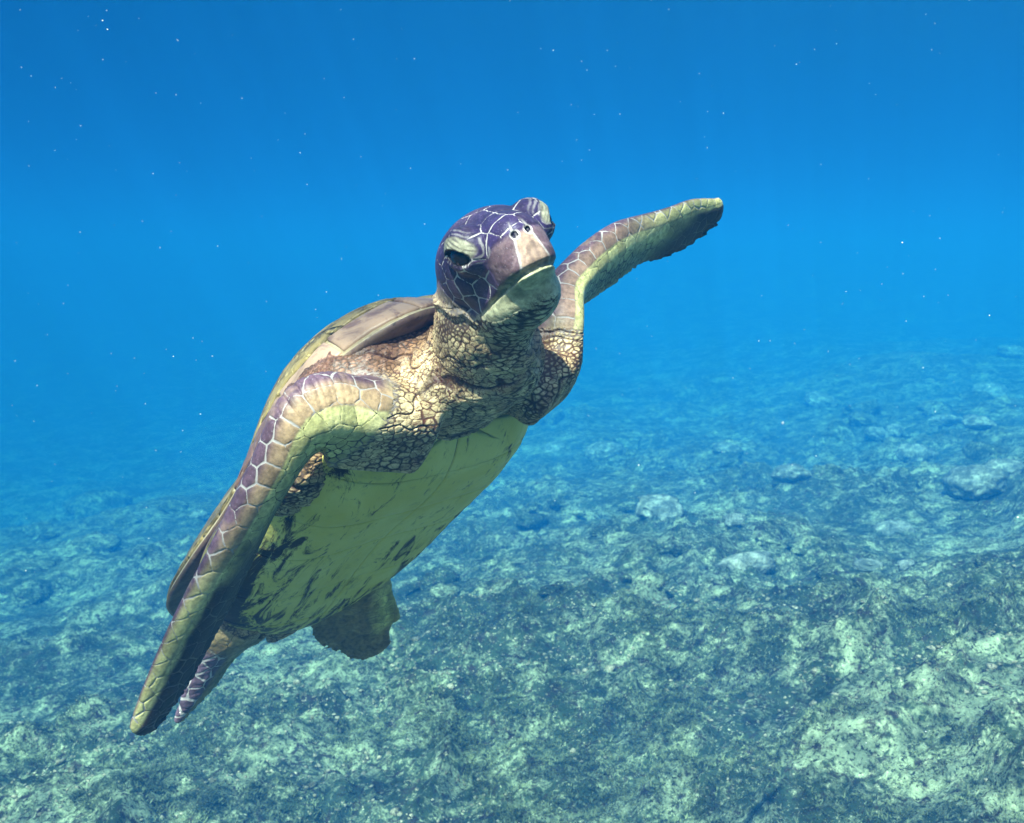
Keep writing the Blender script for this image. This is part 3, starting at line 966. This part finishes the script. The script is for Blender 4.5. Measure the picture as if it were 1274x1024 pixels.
J_ = np.arange(nr_ - 1)[:, None] * na_ + (np.arange(na_)[None] + 1) % na_
GF = np.stack([I_, I_ + na_, J_ + na_, J_], -1).reshape(-1, 4)
GF = GF[:, ::-1] if False else GF

m_bed, nt, out = nodes_of('reef_seabed'); b = NB(nt)
bs = b.new('ShaderNodeBsdfPrincipled', Roughness=.85); bs.inputs['Specular IOR Level'].default_value = .1
tc = b.new('ShaderNodeNewGeometry').outputs['Position']
big = b.noise(tc, 1.1, 4, .6, .6)
mid = b.noise(tc, 6.5, 5, .68, .8)
fin = b.noise(tc, 42, 5, .75, .6)
vfin = b.noise(tc, 150, 3, .75, .3)
mix1 = b.math('ADD', b.math('MULTIPLY', big, .55), b.math('MULTIPLY', mid, .75))
mix1 = b.math('ADD', mix1, b.math('MULTIPLY', b.math('SUBTRACT', fin, .5), .55))
turf = b.maprange(mix1, .58, .80)
c = b.mix(turf, (.034, .064, .038), (.33, .43, .26))
c = b.mix(b.maprange(b.noise(tc, 17, 4, .7, .5), .50, .66), c, (.030, .026, .026))
spk = b.maprange(b.math('ADD', b.math('MULTIPLY', fin, .6), b.math('MULTIPLY', vfin, .55)), .62, .74)
c = b.mix(spk, c, (.62, .68, .44))
c = b.mix(b.maprange(b.noise(tc, 75, 3, .7), .52, .64), c, (.024, .034, .024))
b.link(c, bs.inputs['Base Color'])
bp = b.new('ShaderNodeBump', Strength=.9, Distance=.02)
b.link(b.math('ADD', fin, b.math('MULTIPLY', vfin, .45)), bp.inputs['Height'])
b.link(bp.outputs[0], bs.inputs['Normal']); b.link(bs.outputs[0], out.inputs[0])
seabed = mesh_obj('seabed', np.stack([gx_, gy_, gz_], 1), GF, m_bed)
tag(seabed, kind='structure')
print('seabed t=%.1f' % (time.time() - T0))

def ground_hit(x, y):
    """where the sight line through a point of the picture meets the seabed"""
    d = CAMROT @ norm(px(x, y, 1.0))
    t = np.linspace(1.0, 45, 3000)
    q = np.array([0, 0, CAM_H]) + d * t[:, None]
    z = ground_h(q[:, 0], q[:, 1])
    k = np.argmax(q[:, 2] < z)
    if not (q[:, 2] < z).any(): return q[-1], 1e9
    return q[k], t[k]

# ------------------------------------------------------------------ rocks
def rock_mat(name, c1, c2, c3, t0, t1):
    m, nt, out = nodes_of(name); b = NB(nt)
    bs = b.new('ShaderNodeBsdfPrincipled', Roughness=.85); bs.inputs['Specular IOR Level'].default_value = .1
    tc = b.new('ShaderNodeNewGeometry').outputs['Position']
    a = b.noise(tc, 9, 5, .7, .6); f = b.noise(tc, 55, 4, .75, .4)
    c = b.mix(b.maprange(b.math('ADD', b.math('MULTIPLY', a, .7), b.math('MULTIPLY', f, .35)), t0, t1), c1, c2)
    c = b.mix(b.maprange(b.noise(tc, 90, 3, .7), .56, .68), c, c3)
    b.link(c, bs.inputs['Base Color'])
    bp = b.new('ShaderNodeBump', Strength=.9, Distance=.02); b.link(b.math('ADD', a, f), bp.inputs['Height'])
    b.link(bp.outputs[0], bs.inputs['Normal']); b.link(bs.outputs[0], out.inputs[0])
    return m
m_pale = rock_mat('pale_rock', (.12, .16, .13), (.46, .54, .44), (.05, .07, .06), .46, .66)
m_algae = m_bed
rock_meshes = {}
for key, mt in (('pale', m_pale), ('algae', m_algae)):
    for k in range(5):
        bm = bmesh.new(); bmesh.ops.create_icosphere(bm, subdivisions=4, radius=1.0)
        co = np.array([v.co[:] for v in bm.verts])
        d = 1 + .30 * fbm(co * 1.3 + k * 7.1, 3, 70 + k) + .16 * (1 - 2 * np.abs(fbm(co * 2.6 + k * 3.3, 3, 90 + k))) + .13 * fbm(co * 6, 4, 95, .6)
        pl = norm(RNG.normal(size=3)); dd = (co * d[:, None]) @ pl
        co2 = co * d[:, None] - np.maximum(dd - .62, 0)[:, None] * pl * .85
        for v, q in zip(bm.verts, co2): v.co = Vector(tuple(q * np.array([1, .85, .62])))
        mm = bpy.data.meshes.new('rock'); bm.to_mesh(mm); bm.free()
        mm.materials.append(mt); mm.polygons.foreach_set('use_smooth', np.ones(len(mm.polygons), dtype=bool))
        rock_meshes[(key, k)] = mm
def add_rock(x, y, size, key, label, group, sink=.35, sq=1.0):
    o = bpy.data.objects.new('rock', rock_meshes[(key, random.randrange(5))]); COL.objects.link(o)
    z = float(ground_h(np.array([x]), np.array([y]))[0])
    o.location = (x, y, z + size * .62 * (1 - 2 * sink) * sq)
    o.rotation_euler = (random.uniform(-.25, .25), random.uniform(-.25, .25), random.uniform(0, 6.28))
    o.scale = (size * random.uniform(.9, 1.25), size * random.uniform(.8, 1.1), size * sq)
    tag(o, label, 'rock', group)
    return o
for (x, y, w_px, lab) in ((1217, 532, 34, 'brightest pale bare rock standing out among the rubble beyond the reef mound'),
                          (1180, 528, 30, None), (1140, 572, 44, None), (1212, 612, 74, 'broad pale flat slab of rock behind the reef mound'),
                          (985, 596, 46, None), (1250, 590, 40, None), (905, 565, 34, None), (1092, 545, 30, None), (820, 640, 60, None), (1262, 445, 34, None), (1020, 505, 40, None)):
    q, t = ground_hit(x, y)
    if t > 40: continue
    add_rock(q[0], q[1], w_px / FPX * t * .5, 'pale', lab or 'pale bare rock lying beyond the reef mound', None if lab else 'pale bare rocks beyond the mound', .25, .75)
n_r = 0
while n_r < 110:
    X, Y = random.uniform(30, 1250), random.uniform(455, 740)
    if X < 500 and Y < 590: continue
    q, t = ground_hit(X, Y)
    if t < 3 or t > 28: continue
    sz = random.uniform(.03, .10) * max(.5, .22 * t)
    k = 'pale' if random.random() < .15 else 'algae'
    add_rock(q[0], q[1], sz, k, 'pale bare rock lying beyond the reef mound' if k == 'pale' else 'rock covered in dark algae on the seabed' if sz < .22 else 'large boulder covered in dark algae on the far seabed',
             'pale bare rocks beyond the mound' if k == 'pale' else 'algae covered rocks strewn over the seabed' if sz < .22 else 'algae covered boulders on the far seabed', random.uniform(.42, .62), random.uniform(.6, .95))
    n_r += 1

# ------------------------------------------------------------------ turf of algae and rubble on the near reef
def scatter(n, rmin, rmax, amax):
    r = np.sqrt(RNG.uniform(rmin ** 2, rmax ** 2, n) * .35 + .65 * RNG.uniform(rmin, rmax, n) ** 2)
    a = np.radians(RNG.uniform(-amax, amax, n))
    x, y = np.sin(a) * r, np.cos(a) * r
    return x, y
m_turf, nt, out = nodes_of('algae_turf'); b = NB(nt)
bs = b.new('ShaderNodeBsdfPrincipled', Roughness=.7); bs.inputs['Specular IOR Level'].default_value = .15
pos = b.new('ShaderNodeNewGeometry').outputs['Position']
b.link(b.mix(b.maprange(b.noise(pos, 14, 4, .7), .4, .62), (.026, .044, .026), (.14, .19, .10)), bs.inputs['Base Color'])
b.link(bs.outputs[0], out.inputs[0])
x, y = scatter(90000, 1.8, 5.5, 40)
keep = fbm(np.stack([x, y], 1) * 2.3, 3, 200) + .35 * vnoise(np.stack([x, y], 1) * 9, 210) > .05
x, y = x[keep][:30000], y[keep][:30000]
z = ground_h(x, y) + ground_fine(x, y) - .003
nb = 5
n = len(x)
base = np.repeat(np.stack([x, y, z], 1), nb, 0)
a = RNG.uniform(0, 2 * np.pi, n * nb); lean = RNG.uniform(.3, 1.1, n * nb); ln = RNG.uniform(.006, .022, n * nb)
dirv = np.stack([np.cos(a) * np.sin(lean), np.sin(a) * np.sin(lean), np.cos(lean)], 1)
sidev = np.stack([-np.sin(a), np.cos(a), np.zeros_like(a)], 1) * RNG.uniform(.0008, .0020, n * nb)[:, None]
base = base + np.stack([np.cos(a), np.sin(a), np.zeros_like(a)], 1) * RNG.uniform(0, .008, n * nb)[:, None]
midp = base + dirv * ln[:, None] * .55
tipp = base + dirv * ln[:, None] + np.stack([np.cos(a), np.sin(a), -.5 * np.ones_like(a)], 1) * ln[:, None] * .25
TV = np.stack([base - sidev, base + sidev, midp + sidev * 1.1, midp - sidev * 1.1, tipp], 1).reshape(-1, 3)
k5 = np.arange(n * nb)[:, None] * 5
TF = np.concatenate([k5 + np.array([[0, 1, 2]]), k5 + np.array([[0, 2, 3]]), k5 + np.array([[3, 2, 4]])])
turf_o = mesh_obj('algae_turf', TV, TF, m_turf)
tag(turf_o, 'short dark turf of algae growing over the near reef', 'algae', kind='stuff')

m_rub = rock_mat('coral_rubble', (.10, .11, .07), (.46, .46, .32), (.05, .05, .04), .42, .62)
bm = bmesh.new(); bmesh.ops.create_icosphere(bm, subdivisions=1, radius=1); ico_v = np.array([v.co[:] for v in bm.verts]); ico_f = np.array([[v.index for v in f.verts] for f in bm.faces]); bm.free()
x, y = scatter(30000, 1.9, 6.5, 40)
keep = fbm(np.stack([x, y], 1) * 2.3, 3, 200) + .5 * vnoise(np.stack([x, y], 1) * 7, 220) < .02
x, y = x[keep][:5200], y[keep][:5200]
n = len(x)
sz = RNG.uniform(.003, .008, n) * (1 + 1.2 * (RNG.random(n) > .95))
z = ground_h(x, y) + ground_fine(x, y) + sz * .15
sc3 = np.stack([sz * RNG.uniform(.7, 1.5, n), sz * RNG.uniform(.7, 1.5, n), sz * RNG.uniform(.5, .9, n)], 1)
th_ = RNG.uniform(0, 6.28, n)
jit = 1 + .3 * RNG.normal(size=(n, len(ico_v), 1)).clip(-1.2, 1.2)
VV = ico_v[None] * jit * sc3[:, None, :]
VV = np.stack([VV[..., 0] * np.cos(th_)[:, None] - VV[..., 1] * np.sin(th_)[:, None], VV[..., 0] * np.sin(th_)[:, None] + VV[..., 1] * np.cos(th_)[:, None], VV[..., 2]], -1) + np.stack([x, y, z], 1)[:, None]
FF = (ico_f[None] + (np.arange(n) * len(ico_v))[:, None, None]).reshape(-1, 3)
rub = mesh_obj('coral_rubble', VV.reshape(-1, 3), FF, m_rub, smooth=False)
tag(rub, 'loose pale crumbs of coral rubble scattered over the near reef', 'rubble', kind='stuff')
print('scatter t=%.1f' % (time.time() - T0))

# ------------------------------------------------------------------ specks drifting in the water
m_spk, nt, out = nodes_of('drifting_speck'); b = NB(nt)
bs = b.new('ShaderNodeBsdfPrincipled', Roughness=.6); bs.inputs['Base Color'].default_value = (.85, .85, .8, 1)
b.link(bs.outputs[0], out.inputs[0])
n = 1250
p = np.stack([RNG.uniform(-3, 3, n), RNG.uniform(.24, 4.2, n), RNG.uniform(.75, 3.0, n)], 1)
p = p[np.abs(p[:, 0]) < .25 + .75 * p[:, 1]]
n = len(p)
sz = RNG.uniform(.00025, .0009, n) * (.55 + .32 * p[:, 1])
VV = ico_v[None] * (1 + .25 * RNG.normal(size=(n, len(ico_v), 1)).clip(-1, 1)) * sz[:, None, None] * RNG.uniform(.7, 1.4, (n, 1, 3)) + p[:, None]
FF = (ico_f[None] + (np.arange(n) * len(ico_v))[:, None, None]).reshape(-1, 3)
spk_o = mesh_obj('drifting_specks', VV.reshape(-1, 3), FF, m_spk)
tag(spk_o, 'tiny white specks drifting in the blue water', 'specks', kind='stuff')

# ------------------------------------------------------------------ water surface overhead and the body of water
m_sur, nt, out = nodes_of('caustic_gobo_surface'); b = NB(nt)
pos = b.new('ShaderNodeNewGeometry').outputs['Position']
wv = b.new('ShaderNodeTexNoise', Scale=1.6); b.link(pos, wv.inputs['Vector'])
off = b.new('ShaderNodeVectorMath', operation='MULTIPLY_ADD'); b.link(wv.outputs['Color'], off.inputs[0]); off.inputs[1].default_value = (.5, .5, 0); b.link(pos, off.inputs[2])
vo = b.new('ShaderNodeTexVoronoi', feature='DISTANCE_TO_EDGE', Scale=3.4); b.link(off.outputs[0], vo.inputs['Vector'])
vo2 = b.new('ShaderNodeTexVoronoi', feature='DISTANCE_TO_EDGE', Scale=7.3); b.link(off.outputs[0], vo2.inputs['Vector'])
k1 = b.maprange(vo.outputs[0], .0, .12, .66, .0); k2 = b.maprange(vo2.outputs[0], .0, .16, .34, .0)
g = b.math('ADD', b.math('ADD', k1, k2), .34, True)  # caustic net painted into the transparency so sunlight falls dappled below
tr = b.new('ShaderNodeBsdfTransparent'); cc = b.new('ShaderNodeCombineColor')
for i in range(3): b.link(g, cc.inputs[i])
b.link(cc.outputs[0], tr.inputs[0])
gl = b.new('ShaderNodeBsdfGlossy', Roughness=.15); gl.inputs['Color'].default_value = (.28, .38, .52, 1)  # reflection tint darkened so the upper water shades off
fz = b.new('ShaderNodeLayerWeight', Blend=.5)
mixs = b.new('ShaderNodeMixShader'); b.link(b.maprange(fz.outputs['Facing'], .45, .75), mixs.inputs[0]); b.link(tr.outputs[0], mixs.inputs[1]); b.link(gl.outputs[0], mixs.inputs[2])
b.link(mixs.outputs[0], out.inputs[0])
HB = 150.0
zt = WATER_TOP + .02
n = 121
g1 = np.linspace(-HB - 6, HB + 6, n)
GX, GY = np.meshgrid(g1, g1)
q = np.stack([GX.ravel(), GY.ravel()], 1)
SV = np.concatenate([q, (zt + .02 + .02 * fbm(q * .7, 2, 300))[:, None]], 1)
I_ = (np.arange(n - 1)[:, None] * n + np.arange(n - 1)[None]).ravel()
surf = mesh_obj('water_surface_gobo', SV, np.stack([I_, I_ + 1, I_ + n + 1, I_ + n], 1), m_sur)  # sea surface doubling as a gobo that patterns the sun
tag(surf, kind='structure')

if HAZE_ON:
    m_haze, nt, out = nodes_of('blue_water'); b = NB(nt)
    pv = b.new('ShaderNodeVolumePrincipled')
    pv.inputs['Color'].default_value = (.006, .105, .315, 1)
    pv.inputs['Density'].default_value = .082
    pv.inputs['Anisotropy'].default_value = -.35
    pv.inputs['Absorption Color'].default_value = (0, .28, .26, 1)
    b.link(pv.outputs[0], out.inputs['Volume'])
    zl = float(gz_.min()) - 1.0
    v = [(sx * HB, sy * HB, zz) for zz in (zl, WATER_TOP) for sx, sy in ((-1, -1), (1, -1), (1, 1), (-1, 1))]
    hz_o = mesh_obj('haze', v, [(3, 2, 1, 0), (4, 5, 6, 7), (0, 1, 5, 4), (1, 2, 6, 5), (2, 3, 7, 6), (3, 0, 4, 7)], m_haze, smooth=False)
    tag(hz_o, 'clear blue sea water that fades the distant reef', 'water', kind='stuff')
print('all t=%.1f' % (time.time() - T0))
